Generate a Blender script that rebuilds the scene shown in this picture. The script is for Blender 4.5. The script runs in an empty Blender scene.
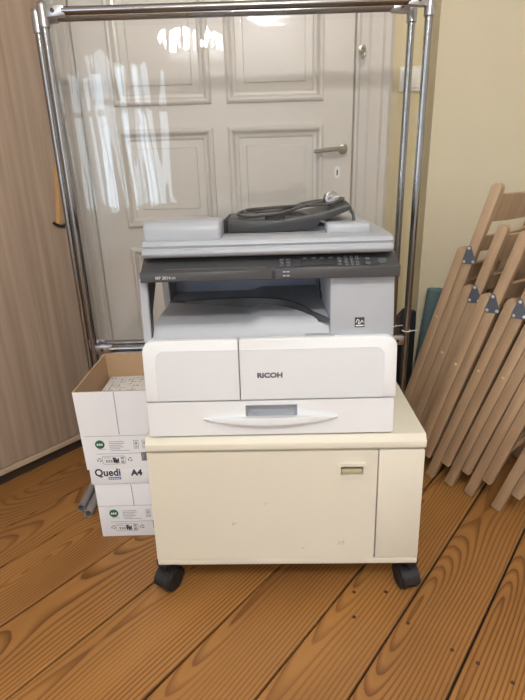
import bpy, bmesh, math, random
from mathutils import Vector, Matrix
random.seed(7)
PI = math.pi
sc = bpy.context.scene
col = sc.collection

# ------------------------------------------------------------------ helpers
def link(o, parent=None):
    col.objects.link(o)
    if parent is not None:
        o.parent = parent
    return o

def obj(name, bm, m, parent=None, smooth=35, loc=None):
    me = bpy.data.meshes.new(name)
    bmesh.ops.recalc_face_normals(bm, faces=bm.faces)
    bm.to_mesh(me); bm.free()
    if smooth:
        for p in me.polygons: p.use_smooth = True
        me.set_sharp_from_angle(angle=math.radians(smooth))
    ms = m if isinstance(m, (list, tuple)) else [m]
    for q in ms: me.materials.append(q)
    o = bpy.data.objects.new(name, me)
    if loc is not None: o.location = loc
    return link(o, parent)

def tag(o, label, cat, group=None):
    o['label'] = label; o['category'] = cat
    if group: o['group'] = group
    return o

def thing(name, label, cat, loc=(0, 0, 0), rotz=0, group=None):
    o = bpy.data.objects.new(name, None)
    o.empty_display_size = .05
    o.location = loc; o.rotation_euler = (0, 0, rotz)
    link(o)
    return tag(o, label, cat, group)

def struct(name, bm, m, parent=None, smooth=30):
    o = obj(name, bm, m, parent, smooth)
    if parent is None: o['kind'] = 'structure'
    return o

def merge(bm, tmp, mat_index=0):
    me = bpy.data.meshes.new('tmp')
    for f in tmp.faces: f.material_index = mat_index
    tmp.to_mesh(me); tmp.free(); bm.from_mesh(me); bpy.data.meshes.remove(me)

def box(bm, x0, x1, y0, y1, z0, z1, bev=0.0, seg=2, M=None, mi=0):
    t = bmesh.new()
    vs = [t.verts.new((x, y, z)) for z in (z0, z1) for y in (y0, y1) for x in (x0, x1)]
    for q in ((0, 2, 3, 1), (4, 5, 7, 6), (0, 1, 5, 4), (1, 3, 7, 5), (3, 2, 6, 7), (2, 0, 4, 6)):
        t.faces.new([vs[i] for i in q])
    if bev > 0:
        bmesh.ops.bevel(t, geom=list(t.edges), offset=bev, segments=seg, affect='EDGES', profile=.5)
    if M is not None: bmesh.ops.transform(t, matrix=M, verts=t.verts)
    merge(bm, t, mi)
    return bm

def bx(*a, **k):
    return box(bmesh.new(), *a, **k)

def prism(bm, pts, axis, a0, a1, bev=0.0, seg=2, M=None, mi=0):
    """closed outline pts (2D) extruded along axis 0/1/2 from a0 to a1"""
    t = bmesh.new()
    def mk(p, a):
        c = list(p); c.insert(axis, a); return t.verts.new(c)
    A = [mk(p, a0) for p in pts]; B = [mk(p, a1) for p in pts]
    n = len(pts)
    t.faces.new(A); t.faces.new(B[::-1])
    for i in range(n):
        t.faces.new((A[i], B[i], B[(i + 1) % n], A[(i + 1) % n]))
    bmesh.ops.recalc_face_normals(t, faces=t.faces)
    if bev > 0:
        bmesh.ops.bevel(t, geom=list(t.edges), offset=bev, segments=seg, affect='EDGES', profile=.5)
    if M is not None: bmesh.ops.transform(t, matrix=M, verts=t.verts)
    merge(bm, t, mi)
    return bm

def round_rect(x0, x1, z0, z1, r, n=6):
    out = []
    rs = r if isinstance(r, (list, tuple)) else [r] * 4     # bl, br, tr, tl
    for (cx, cz, a0, rr) in ((x0 + rs[0], z0 + rs[0], PI, rs[0]), (x1 - rs[1], z0 + rs[1], 1.5 * PI, rs[1]),
                             (x1 - rs[2], z1 - rs[2], 0, rs[2]), (x0 + rs[3], z1 - rs[3], .5 * PI, rs[3])):
        if rr < 1e-6:
            out.append((cx, cz)); continue
        for k in range(n + 1):
            a = a0 + k / n * PI / 2
            out.append((cx + rr * math.cos(a), cz + rr * math.sin(a)))
    return out

def tube(bm, pts, r, seg=12, caps=True, mi=0):
    pts = [Vector(p) for p in pts]
    n = len(pts); rings = []
    up = None
    for i, p in enumerate(pts):
        t = (pts[min(i + 1, n - 1)] - pts[max(i - 1, 0)]).normalized()
        if up is None:
            up = t.orthogonal().normalized()
        else:
            up = (up - t * up.dot(t)).normalized()
        b = t.cross(up)
        rr = r[i] if isinstance(r, (list, tuple)) else r
        rings.append([bm.verts.new(p + (up * math.cos(2 * PI * k / seg) + b * math.sin(2 * PI * k / seg)) * rr) for k in range(seg)])
    for i in range(n - 1):
        for k in range(seg):
            f = bm.faces.new((rings[i][k], rings[i][(k + 1) % seg], rings[i + 1][(k + 1) % seg], rings[i + 1][k]))
            f.material_index = mi
    if caps:
        bm.faces.new(rings[0][::-1]).material_index = mi; bm.faces.new(rings[-1]).material_index = mi
    return bm

def lathe(bm, prof, seg=24, M=None, mi=0):
    """prof: list of (r, z); revolved about z"""
    t = bmesh.new()
    rings = []
    for r, z in prof:
        if r < 1e-6: rings.append([t.verts.new((0, 0, z))])
        else: rings.append([t.verts.new((r * math.cos(2 * PI * k / seg), r * math.sin(2 * PI * k / seg), z)) for k in range(seg)])
    for a, b in zip(rings, rings[1:]):
        for k in range(seg):
            q = [a[k % len(a)], a[(k + 1) % len(a)], b[(k + 1) % len(b)], b[k % len(b)]]
            q2 = []
            for v in q:
                if v not in q2: q2.append(v)
            if len(q2) > 2: t.faces.new(q2)
    if len(rings[0]) > 1: t.faces.new(rings[0][::-1])
    if len(rings[-1]) > 1: t.faces.new(rings[-1])
    bmesh.ops.recalc_face_normals(t, faces=t.faces)
    if M is not None: bmesh.ops.transform(t, matrix=M, verts=t.verts)
    merge(bm, t, mi)
    return bm

def catmull(P, n=8):
    P = [Vector(p) for p in P]; out = []
    for i in range(len(P) - 1):
        p0 = P[max(i - 1, 0)]; p1 = P[i]; p2 = P[i + 1]; p3 = P[min(i + 2, len(P) - 1)]
        for k in range(n):
            t = k / n
            out.append(.5 * ((2 * p1) + (p2 - p0) * t + (2 * p0 - 5 * p1 + 4 * p2 - p3) * t * t + (3 * p1 - p0 - 3 * p2 + p3) * t ** 3))
    out.append(P[-1]); return out

def text(name, s, size, m, parent, loc, align='LEFT', extrude=.0003, weight=0.0, rot=(PI / 2, 0, 0), sx=1.0):
    cu = bpy.data.curves.new(name, 'FONT'); cu.body = s; cu.size = size; cu.align_x = align
    cu.extrude = extrude; cu.offset = weight; cu.resolution_u = 3
    o = bpy.data.objects.new(name, cu); col.objects.link(o)
    dg = bpy.context.evaluated_depsgraph_get()
    me = bpy.data.meshes.new_from_object(o.evaluated_get(dg))
    bpy.data.objects.remove(o); bpy.data.curves.remove(cu)
    me.materials.clear(); me.materials.append(m); me.name = name
    r = bpy.data.objects.new(name, me); r.location = loc; r.rotation_euler = rot; r.scale = (sx, 1, 1)
    return link(r, parent)

# ------------------------------------------------------------------ materials
def mat(name, c, rough=.5, metal=0.0, spec=.5, noise=0.0, nscale=30, bump=0.0, bscale=120, coat=0.0, emit=None, estr=0, rvar=0.0):
    m = bpy.data.materials.new(name); m.use_nodes = True
    nt = m.node_tree; b = nt.nodes['Principled BSDF']
    b.inputs['Base Color'].default_value = (*c, 1); b.inputs['Roughness'].default_value = rough
    b.inputs['Metallic'].default_value = metal; b.inputs['Specular IOR Level'].default_value = spec
    b.inputs['Coat Weight'].default_value = coat
    tc = nt.nodes.new('ShaderNodeTexCoord')
    nz = nt.nodes.new('ShaderNodeTexNoise'); nz.inputs['Scale'].default_value = nscale; nz.inputs['Detail'].default_value = 4
    nt.links.new(tc.outputs['Object'], nz.inputs['Vector'])
    if noise > 0:
        mx = nt.nodes.new('ShaderNodeMix'); mx.data_type = 'RGBA'
        mx.inputs['A'].default_value = (*[v * (1 - noise) for v in c], 1)
        mx.inputs['B'].default_value = (*[min(1, v * (1 + noise)) for v in c], 1)
        nt.links.new(nz.outputs['Fac'], mx.inputs['Factor']); nt.links.new(mx.outputs['Result'], b.inputs['Base Color'])
    if rvar > 0:
        mr = nt.nodes.new('ShaderNodeMapRange'); mr.inputs['To Min'].default_value = rough - rvar; mr.inputs['To Max'].default_value = rough + rvar
        nt.links.new(nz.outputs['Fac'], mr.inputs['Value']); nt.links.new(mr.outputs['Result'], b.inputs['Roughness'])
    if bump > 0:
        n2 = nt.nodes.new('ShaderNodeTexNoise'); n2.inputs['Scale'].default_value = bscale; n2.inputs['Detail'].default_value = 3
        nt.links.new(tc.outputs['Object'], n2.inputs['Vector'])
        bp = nt.nodes.new('ShaderNodeBump'); bp.inputs['Strength'].default_value = bump; bp.inputs['Distance'].default_value = .004
        nt.links.new(n2.outputs['Fac'], bp.inputs['Height']); nt.links.new(bp.outputs['Normal'], b.inputs['Normal'])
        if coat: nt.links.new(bp.outputs['Normal'], b.inputs['Coat Normal'])
    if emit:
        b.inputs['Emission Color'].default_value = (*emit, 1); b.inputs['Emission Strength'].default_value = estr
    return m

def S(r, g, b):      # sRGB 0-255 to linear
    f = lambda v: v / 12.92 if v <= .04045 else ((v + .055) / 1.055) ** 2.4
    return tuple(f(v / 255) for v in (r, g, b))

def math_node(nt, op, a, b=None, c=None):
    n = nt.nodes.new('ShaderNodeMath'); n.operation = op
    for i, v in enumerate((a, b, c)):
        if v is None: continue
        if isinstance(v, (int, float)): n.inputs[i].default_value = v
        else: nt.links.new(v, n.inputs[i])
    return n.outputs[0]

def mixc(nt, f, a, b):
    n = nt.nodes.new('ShaderNodeMix'); n.data_type = 'RGBA'
    for k, v in (('Factor', f), ('A', a), ('B', b)):
        if isinstance(v, (int, float)): n.inputs[k].default_value = v
        elif isinstance(v, tuple): n.inputs[k].default_value = (*v, 1)
        else: nt.links.new(v, n.inputs[k])
    return n.outputs['Result']

def ramp(nt, v, stops):
    n = nt.nodes.new('ShaderNodeValToRGB'); e = n.color_ramp.elements
    while len(e) < len(stops): e.new(.5)
    for q, (p, c) in zip(e, stops):
        q.position = p; q.color = (*c, 1) if isinstance(c, tuple) else (c, c, c, 1)
    nt.links.new(v, n.inputs['Fac']); return n.outputs['Color']

def wood(name, light, dark, rough=.45, scale=(40, 40, 3), rings=6.0, contrast=.6, bump=.1, axis='Z', offset=True):
    """straight-grained furniture wood, grain along the object's own axis"""
    m = bpy.data.materials.new(name); m.use_nodes = True
    nt = m.node_tree; b = nt.nodes['Principled BSDF']
    tc = nt.nodes.new('ShaderNodeTexCoord')
    vec = tc.outputs['Object']
    if offset:
        oi = nt.nodes.new('ShaderNodeObjectInfo')
        va = nt.nodes.new('ShaderNodeVectorMath'); va.operation = 'SCALE'; va.inputs[0].default_value = (7.1, 3.3, 9.7)
        nt.links.new(oi.outputs['Random'], va.inputs['Scale'])
        vb = nt.nodes.new('ShaderNodeVectorMath'); vb.operation = 'ADD'
        nt.links.new(vec, vb.inputs[0]); nt.links.new(va.outputs[0], vb.inputs[1]); vec = vb.outputs[0]
    mp = nt.nodes.new('ShaderNodeMapping'); mp.inputs['Scale'].default_value = scale
    nt.links.new(vec, mp.inputs['Vector'])
    n1 = nt.nodes.new('ShaderNodeTexNoise'); n1.inputs['Scale'].default_value = 1.0; n1.inputs['Detail'].default_value = 5; n1.inputs['Roughness'].default_value = .62
    n1.inputs['Distortion'].default_value = .3
    nt.links.new(mp.outputs['Vector'], n1.inputs['Vector'])
    mp2 = nt.nodes.new('ShaderNodeMapping'); mp2.inputs['Scale'].default_value = tuple(s * .22 for s in scale)
    nt.links.new(vec, mp2.inputs['Vector'])
    n2 = nt.nodes.new('ShaderNodeTexNoise'); n2.inputs['Scale'].default_value = 1.0; n2.inputs['Detail'].default_value = 2
    nt.links.new(mp2.outputs['Vector'], n2.inputs['Vector'])
    fr = math_node(nt, 'FRACT', math_node(nt, 'MULTIPLY', n2.outputs['Fac'], rings))
    tri = math_node(nt, 'ABSOLUTE', math_node(nt, 'SUBTRACT', fr, .5))
    v = math_node(nt, 'ADD', math_node(nt, 'MULTIPLY', n1.outputs['Fac'], .75), math_node(nt, 'MULTIPLY', tri, .45))
    c = ramp(nt, v, [(.5 - .28 * contrast, dark), (.5 + .25 * contrast, light)])
    nt.links.new(c, b.inputs['Base Color'])
    b.inputs['Roughness'].default_value = rough
    bp = nt.nodes.new('ShaderNodeBump'); bp.inputs['Strength'].default_value = bump; bp.inputs['Distance'].default_value = .002
    nt.links.new(n1.outputs['Fac'], bp.inputs['Height']); nt.links.new(bp.outputs['Normal'], b.inputs['Normal'])
    return m

def floor_material():
    m = bpy.data.materials.new('varnished_pine_boards'); m.use_nodes = True
    nt = m.node_tree; b = nt.nodes['Principled BSDF']; L = nt.links
    uv = nt.nodes.new('ShaderNodeUVMap'); uv.uv_map = 'board'
    sp = nt.nodes.new('ShaderNodeSeparateXYZ'); L.new(uv.outputs['UV'], sp.inputs[0])
    u, v = sp.outputs[0], sp.outputs[1]             # u across the board (-.1 .1), v along (m) + board shift
    at = nt.nodes.new('ShaderNodeAttribute'); at.attribute_name = 'board_tone'
    asep = nt.nodes.new('ShaderNodeSeparateColor'); L.new(at.outputs['Color'], asep.inputs[0])
    tone, centre, idn = asep.outputs[0], asep.outputs[1], asep.outputs[2]
    def vec(a, bb, c):
        n = nt.nodes.new('ShaderNodeCombineXYZ')
        for i, q in enumerate((a, bb, c)):
            if isinstance(q, (int, float)): n.inputs[i].default_value = q
            else: L.new(q, n.inputs[i])
        return n.outputs[0]
    def noise(vc, s, d=3, ro=.5):
        n = nt.nodes.new('ShaderNodeTexNoise'); n.inputs['Scale'].default_value = s; n.inputs['Detail'].default_value = d; n.inputs['Roughness'].default_value = ro
        L.new(vc, n.inputs['Vector']); return n.outputs['Fac']
    mul = lambda a, c: math_node(nt, 'MULTIPLY', a, c)
    add = lambda a, c: math_node(nt, 'ADD', a, c)
    idz = mul(idn, 40.0)
    # heart line depth below the surface: cathedral arches where it comes close
    h = mul(add(noise(vec(mul(u, 1.2), mul(v, .55), idz), 1.0, 2), -.5), .60)
    a = add(add(u, mul(add(centre, -.5), .16)), mul(add(noise(vec(mul(u, 6), mul(v, 1.3), idz), 1.0, 2), -.5), .020))
    r = math_node(nt, 'SQRT', add(add(mul(a, a), mul(mul(h, h), .9)), .00002))
    r = add(r, mul(add(noise(vec(mul(u, 30), mul(v, 3), idz), 1.0, 3), -.5), .0035))
    ring = math_node(nt, 'FRACT', mul(r, 98.0))
    late = ramp(nt, ring, [(0.0, .15), (.45, 0.0), (.78, .65), (.93, 1.0), (1.0, .1)])
    late = mul(late, ramp(nt, noise(vec(mul(u, 9), mul(v, .8), idz), 1.0, 2), [(.30, .5), (.60, 1.0)]))
    fibre = noise(vec(mul(u, 420), mul(v, 7), idz), 1.0, 3)
    ringc = ramp(nt, late, [(0.0, S(174, 124, 68)), (1.0, S(94, 56, 27))])
    c = mixc(nt, mul(fibre, .28), ringc, S(98, 64, 34))
    c = mixc(nt, mul(tone, .45), c, S(120, 80, 44))
    blot = noise(vec(mul(u, 5), mul(v, 2), idz), 1.0, 3)
    c = mixc(nt, ramp(nt, blot, [(.42, 0.0), (.75, .4)]), c, S(108, 70, 37))
    # knots
    vo = nt.nodes.new('ShaderNodeTexVoronoi'); vo.inputs['Scale'].default_value = 1.0; vo.inputs['Randomness'].default_value = 1.0
    L.new(vec(mul(u, 7.5), mul(v, 4.2), idz), vo.inputs['Vector'])
    csep = nt.nodes.new('ShaderNodeSeparateColor'); L.new(vo.outputs['Color'], csep.inputs[0])
    big = math_node(nt, 'GREATER_THAN', csep.outputs[0], .84)
    rad = add(vo.outputs['Distance'], mul(csep.outputs[1], .10))
    kn = mul(ramp(nt, rad, [(.06, 1.0), (.17, 0.0)]), big)
    c = mixc(nt, mul(kn, .85), c, S(60, 30, 14))
    L.new(c, b.inputs['Base Color'])
    rn = noise(vec(mul(u, 20), mul(v, 5), 0.0), 1.0, 3)
    mr = nt.nodes.new('ShaderNodeMapRange'); mr.inputs['To Min'].default_value = .30; mr.inputs['To Max'].default_value = .48
    L.new(rn, mr.inputs['Value']); L.new(mr.outputs['Result'], b.inputs['Roughness'])
    b.inputs['Specular IOR Level'].default_value = .35
    bp = nt.nodes.new('ShaderNodeBump'); bp.inputs['Strength'].default_value = .12; bp.inputs['Distance'].default_value = .002
    L.new(fibre, bp.inputs['Height']); L.new(bp.outputs['Normal'], b.inputs['Normal'])
    return m

def clear_sheet(name, tint, gain, rough, bump=0.0, haze=0.0):
    m = bpy.data.materials.new(name); m.use_nodes = True
    nt = m.node_tree; nt.nodes.clear()
    out = nt.nodes.new('ShaderNodeOutputMaterial')
    tr = nt.nodes.new('ShaderNodeBsdfTransparent'); tr.inputs['Color'].default_value = (*tint, 1)
    gl = nt.nodes.new('ShaderNodeBsdfGlossy'); gl.inputs['Roughness'].default_value = rough
    fr = nt.nodes.new('ShaderNodeFresnel'); fr.inputs['IOR'].default_value = 1.5
    if bump:
        tc = nt.nodes.new('ShaderNodeTexCoord'); mp = nt.nodes.new('ShaderNodeMapping'); mp.inputs['Scale'].default_value = (7, 7, 1.4)
        nz = nt.nodes.new('ShaderNodeTexNoise'); nz.inputs['Scale'].default_value = 2.2; nz.inputs['Detail'].default_value = 1.5
        bp = nt.nodes.new('ShaderNodeBump'); bp.inputs['Strength'].default_value = bump; bp.inputs['Distance'].default_value = .02
        nt.links.new(tc.outputs['Object'], mp.inputs[0]); nt.links.new(mp.outputs[0], nz.inputs['Vector'])
        nt.links.new(nz.outputs['Fac'], bp.inputs['Height']); nt.links.new(bp.outputs['Normal'], gl.inputs['Normal'])
    f = math_node(nt, 'MULTIPLY', fr.outputs[0], gain)
    mx = nt.nodes.new('ShaderNodeMixShader'); nt.links.new(f, mx.inputs[0])
    nt.links.new(tr.outputs[0], mx.inputs[1]); nt.links.new(gl.outputs[0], mx.inputs[2])
    last = mx
    if haze:
        df = nt.nodes.new('ShaderNodeBsdfDiffuse'); df.inputs['Color'].default_value = (.9, .9, .9, 1)
        m2 = nt.nodes.new('ShaderNodeMixShader'); m2.inputs[0].default_value = haze
        nt.links.new(mx.outputs[0], m2.inputs[1]); nt.links.new(df.outputs[0], m2.inputs[2]); last = m2
    nt.links.new(last.outputs[0], out.inputs[0])
    return m

M = dict(
    wall=mat('cream_wall_paint', S(214, 200, 160), .85, noise=.03, nscale=6, bump=.06, bscale=90),
    wall2=mat('beige_wall_paint', S(206, 196, 170), .85, noise=.03, nscale=6, bump=.06, bscale=90),
    ceil=mat('white_ceiling', S(235, 232, 225), .9),
    door=mat('gloss_door_paint', S(210, 205, 198), .34, noise=.03, nscale=8, bump=.16, bscale=38, coat=.35),
    floor=floor_material(),
    gap=mat('dark_gap', S(40, 24, 14), .9),
    nail=mat('nail_head', S(84, 62, 46), .5, metal=.5),
    chrome=mat('brushed_chrome', S(150, 150, 152), .17, metal=1.0),
    chrome2=mat('cast_chrome', S(176, 176, 180), .3, metal=1.0),
    foot=mat('satin_steel', S(188, 188, 190), .38, metal=.75),
    film=clear_sheet('clear_film', (.965, .965, .96), 1.5, .025, .08, .012),
    glass=clear_sheet('window_glass', (.97, .98, .98), 1.0, .0),
    cream=mat('cream_laminate', S(216, 210, 194), .5, noise=.025, nscale=7, rvar=.06),
    seam=mat('dark_seam', S(112, 104, 92), .8),
    rubber=mat('black_rubber', S(26, 27, 32), .45, noise=.1, nscale=60),
    white=mat('white_plastic', S(224, 226, 228), .42, noise=.012, nscale=10),
    white2=mat('textured_white_plastic', S(214, 216, 219), .55, noise=.015, nscale=14),
    grey=mat('light_grey_plastic', S(168, 171, 177), .45, noise=.012, nscale=10),
    tray=mat('tray_grey_plastic', S(172, 175, 181), .5),
    lidgrey=mat('cover_grey_plastic', S(158, 162, 168), .4, noise=.012, nscale=10),
    grey2=mat('mid_grey_plastic', S(168, 171, 177), .5),
    blue_grey=mat('blue_grey_plastic', S(158, 164, 184), .5),
    char=mat('charcoal_plastic', S(60, 60, 62), .48, noise=.03, nscale=60),
    char2=mat('dark_charcoal_plastic', S(54, 54, 56), .45),
    panelprint=mat('panel_print', S(182, 182, 182), .6),
    inkwhite=mat('white_print', S(222, 222, 222), .6),
    keymat=mat('key_grey', S(92, 92, 94), .5),
    keygreen=mat('key_green', S(84, 90, 86), .5),
    ink=mat('dark_print', S(52, 54, 62), .6),
    inkgrey=mat('grey_print', S(158, 160, 166), .7),
    inkblue=mat('blue_print', S(92, 124, 178), .6),
    inkgreen=mat('green_print', S(38, 96, 70), .6),
    card=mat('white_printed_card', S(232, 233, 238), .6, noise=.015, nscale=12),
    kraft=mat('brown_corrugated_card', S(182, 152, 118), .8, noise=.06, nscale=25),
    paper=mat('ream_wrapper', S(226, 224, 222), .6, noise=.04, nscale=60),
    cable=mat('dark_grey_cable', S(76, 74, 72), .5),
    black=mat('black_fabric', S(30, 31, 38), .9, noise=.15, nscale=40),
    teal=mat('teal_foam', S(92, 116, 122), .75, noise=.06, nscale=50),
    steel=mat('dark_steel_plate', S(104, 110, 122), .45, metal=.35, noise=.08, nscale=90),
    brass=mat('brass_rivet', S(228, 208, 160), .35, metal=.5),
    rivet=mat('silver_rivet', S(232, 232, 232), .35, metal=.5),
    amber=mat('amber_pull', S(184, 146, 96), .45),
    switch=mat('white_switch', S(232, 230, 222), .4),
    handle=mat('worn_nickel', S(150, 142, 128), .32, metal=.9),
    bulb=mat('glowing_bulb', (1, .95, .85), .5, emit=(.97, .98, 1), estr=80),
    bulb_bright=mat('bright_bulb', (1, .97, .93), .5, emit=(1, .98, .96), estr=290),
    brassdark=mat('dark_brass', S(110, 86, 50), .4, metal=.8),
    winframe=mat('white_window_paint', S(236, 236, 232), .5),
    tape=mat('white_zip_tie', S(232, 232, 230), .5),
    wardrobe=wood('taupe_oak_laminate', S(178, 158, 140), S(148, 128, 111), .5, (55, 55, 1.8), 5.0, .9, .05, offset=False),
    edge=mat('edge_band', S(186, 164, 140), .5),
    plinth=mat('dark_plinth', S(58, 44, 34), .8),
    beech=wood('oiled_beech', S(184, 156, 126), S(160, 132, 104), .5, (70, 70, 5), 4.0, 1.0, .05),
)

# ------------------------------------------------------------------ the room
TH = math.radians(50.44)                      # the boards run this way
BD = Vector((math.cos(TH), math.sin(TH), 0)); BN = Vector((-math.sin(TH), math.cos(TH), 0))

def build_floor():
    seams = [-2.9 + .19 * k for k in range(16)]
    seams = [s for s in seams if s < -.02] + [.005, .184, .346, .500, .686, .921, 1.115, 1.315, 1.475, 1.628, 1.80, 1.98, 2.17, 2.36]
    s = -3.0
    lower = []
    while s > -4.9:
        lower.append(s); s -= .19
    seams = lower[::-1] + seams
    bm = bmesh.new()
    uvl = bm.loops.layers.uv.new('board'); cl = bm.loops.layers.color.new('board_tone')
    rnd = random.Random(11)
    g = .0030
    for i, (a, b) in enumerate(zip(seams, seams[1:])):
        tone, cen, idn = rnd.random(), rnd.random(), rnd.random()
        # wedge-topped plank: flat top with eased edges going down into the gap
        prof = [(a + g, -.012), (a + g, -.0015), (a + g + .002, 0), (b - g - .002, 0), (b - g, -.0015), (b - g, -.012)]
        v0, v1 = -4.6, 4.0
        A = []; B = []
        for (n, z) in prof:
            A.append(bm.verts.new(BN * n + BD * v0 + Vector((0, 0, z)))); B.append(bm.verts.new(BN * n + BD * v1 + Vector((0, 0, z))))
        for k in range(len(prof) - 1):
            f = bm.faces.new((A[k], A[k + 1], B[k + 1], B[k]))
            for lp in f.loops:
                p = lp.vert.co
                lp[uvl].uv = (p.dot(BN) - (a + b) / 2, p.dot(BD) + idn * 13)
                lp[cl] = (tone, cen, idn, 1)
        f = None
    q = [bm.verts.new((x, y, -.0115)) for x, y in ((-4.2, -4.6), (4.2, -4.6), (4.2, 2.9), (-4.2, 2.9))]
    f = bm.faces.new(q); f.material_index = 1
    o = struct('floor', bm, [M['floor'], M['gap']], smooth=0)
    for p in o.data.polygons:
        if p.material_index == 0 and p.normal.z < 0: p.flip()
    nb = bmesh.new()
    lathe(nb, [(.0048, 0), (.0045, .0006), (0, .0008)], 12)
    first = None
    for (x, y) in ((.206, .934), (.333, .912), (.413, .837), (.458, .803), (.513, .756), (.303, 1.008), (.22, 1.011)):
        if first is None: first = obj('nail', nb, M['nail'], o, 30, (x, y, .0002))
        else:
            c = first.copy(); link(c, o); c.location = (x, y, .0002)
build_floor()

YD, YR, XC, H, YF = 2.06, 1.98, .640, 2.9, -3.6      # door wall, right wall, corner, ceiling, window wall
XE, XW = 2.6, -2.9
def wall(name, pts, m, z0=0.0, z1=H):
    """outline in plan, extruded"""
    return struct(name, prism(bmesh.new(), pts, 2, z0, z1), m, smooth=0)
CX = -1.02
wall('wall_back', [(-1.30, YD), (XC, YD), (XC, YD + .15), (-1.30, YD + .15)], M['wall'])
wall('wall_right', [(XC, YR), (XE + .15, YR), (XE + .15, YD + .15), (XC, YD + .15)], M['wall2'])
wall('wall_east', [(XE, YF), (XE + .15, YF), (XE + .15, YR), (XE, YR)], M['ceil'])
k = (CX - XW) / BD.x
wx, wy = XW, YD - BD.y * k
wall('wall_left', [(CX, YD), (wx, wy), (wx - .15, wy + .15), (CX - .2, YD + .15)], M['wall'])
# unseen window added in the west wall to throw light from the left
SW0, SW1 = -2.3, -.9
bm = bmesh.new()
for a, b in ((YF, SW0), (SW1, wy)): box(bm, XW - .2, XW, a, b, 0, H)
box(bm, XW - .2, XW, SW0, SW1, 0, .55); box(bm, XW - .2, XW, SW0, SW1, 2.35, H)
struct('wall_west', bm, M['ceil'], smooth=0)
struct('ceiling', bx(XW - .15, XE + .15, YF - .2, YD + .15, H, H + .1), M['ceil'], smooth=0)
# window wall behind the photographer
WIN = [(-2.5, -1.45)]
WZ0, WZ1 = .55, 2.35
bm = bmesh.new()
xs = [XW - .15] + [v for w in WIN for v in w] + [XE + .15]
for a, b in zip(xs[::2], xs[1::2]): box(bm, a, b, YF - .2, YF, 0, H)
for a, b in WIN:
    box(bm, a, b, YF - .2, YF, 0, WZ0); box(bm, a, b, YF - .2, YF, WZ1, H)
struct('wall_front', bm, M['ceil'], smooth=0)
for i, (a, b) in enumerate(WIN):
    fb = bmesh.new(); y0, y1 = YF - .14, YF - .08
    t = .055
    box(fb, a, a + t, y0, y1, WZ0, WZ1); box(fb, b - t, b, y0, y1, WZ0, WZ1)
    box(fb, a + t, b - t, y0, y1, WZ0, WZ0 + t); box(fb, a + t, b - t, y0, y1, WZ1 - t, WZ1)
    c = (a + b) / 2; box(fb, c - .045, c + .045, y0, y1, WZ0 + t, WZ1 - t)
    box(fb, a + t, b - t, y0, y1, 1.78, 1.85)
    w = struct('window_%d' % (i + 1), fb, M['winframe'])
    obj('glass_pane', bx(a + t, b - t, YF - .112, YF - .108, WZ0 + t, WZ1 - t), M['glass'], w, 0)
    obj('sill', bx(a - .05, b + .05, YF - .08, YF + .16, WZ0 - .03, WZ0, .006), M['winframe'], w)
fb = bmesh.new(); t = .055; x0, x1 = XW - .14, XW - .08
box(fb, x0, x1, SW0, SW0 + t, WZ0, WZ1); box(fb, x0, x1, SW1 - t, SW1, WZ0, WZ1)
box(fb, x0, x1, SW0 + t, SW1 - t, WZ0, WZ0 + t); box(fb, x0, x1, SW0 + t, SW1 - t, WZ1 - t, WZ1)
c = (SW0 + SW1) / 2; box(fb, x0, x1, c - .045, c + .045, WZ0 + t, WZ1 - t)
w = struct('window_2', fb, M['winframe'])  # added out of view, to let side light in
obj('glass_pane', bx(XW - .112, XW - .108, SW0 + t, SW1 - t, WZ0 + t, WZ1 - t), M['glass'], w, 0)
# skirting of the right wall
struct('baseboard_right', bx(XC, XE, YR - .016, YR, 0, .09, .004), M['winframe'])

# ------------------------------------------------------------------ the panelled door
def panel_frame(bm, x0, x1, z0, z1, yf):
    """raised moulding round a sunk field, then a raised inner field (local y, front towards -y)"""
    steps = [(0, 0), (.003, -.012), (.010, -.017), (.017, -.015), (.022, -.004), (.027, .004), (.036, .006), (.041, .012), (.066, .012), (.069, .006)]
    rings = []
    for d, y in steps:
        rings.append([bm.verts.new((x, yf + y, z)) for x, z in ((x0 + d, z0 + d), (x1 - d, z0 + d), (x1 - d, z1 - d), (x0 + d, z1 - d))])
    for a, b in zip(rings, rings[1:]):
        for k in range(4): bm.faces.new((a[k], a[(k + 1) % 4], b[(k + 1) % 4], b[k]))
    bm.faces.new(rings[-1])

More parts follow.
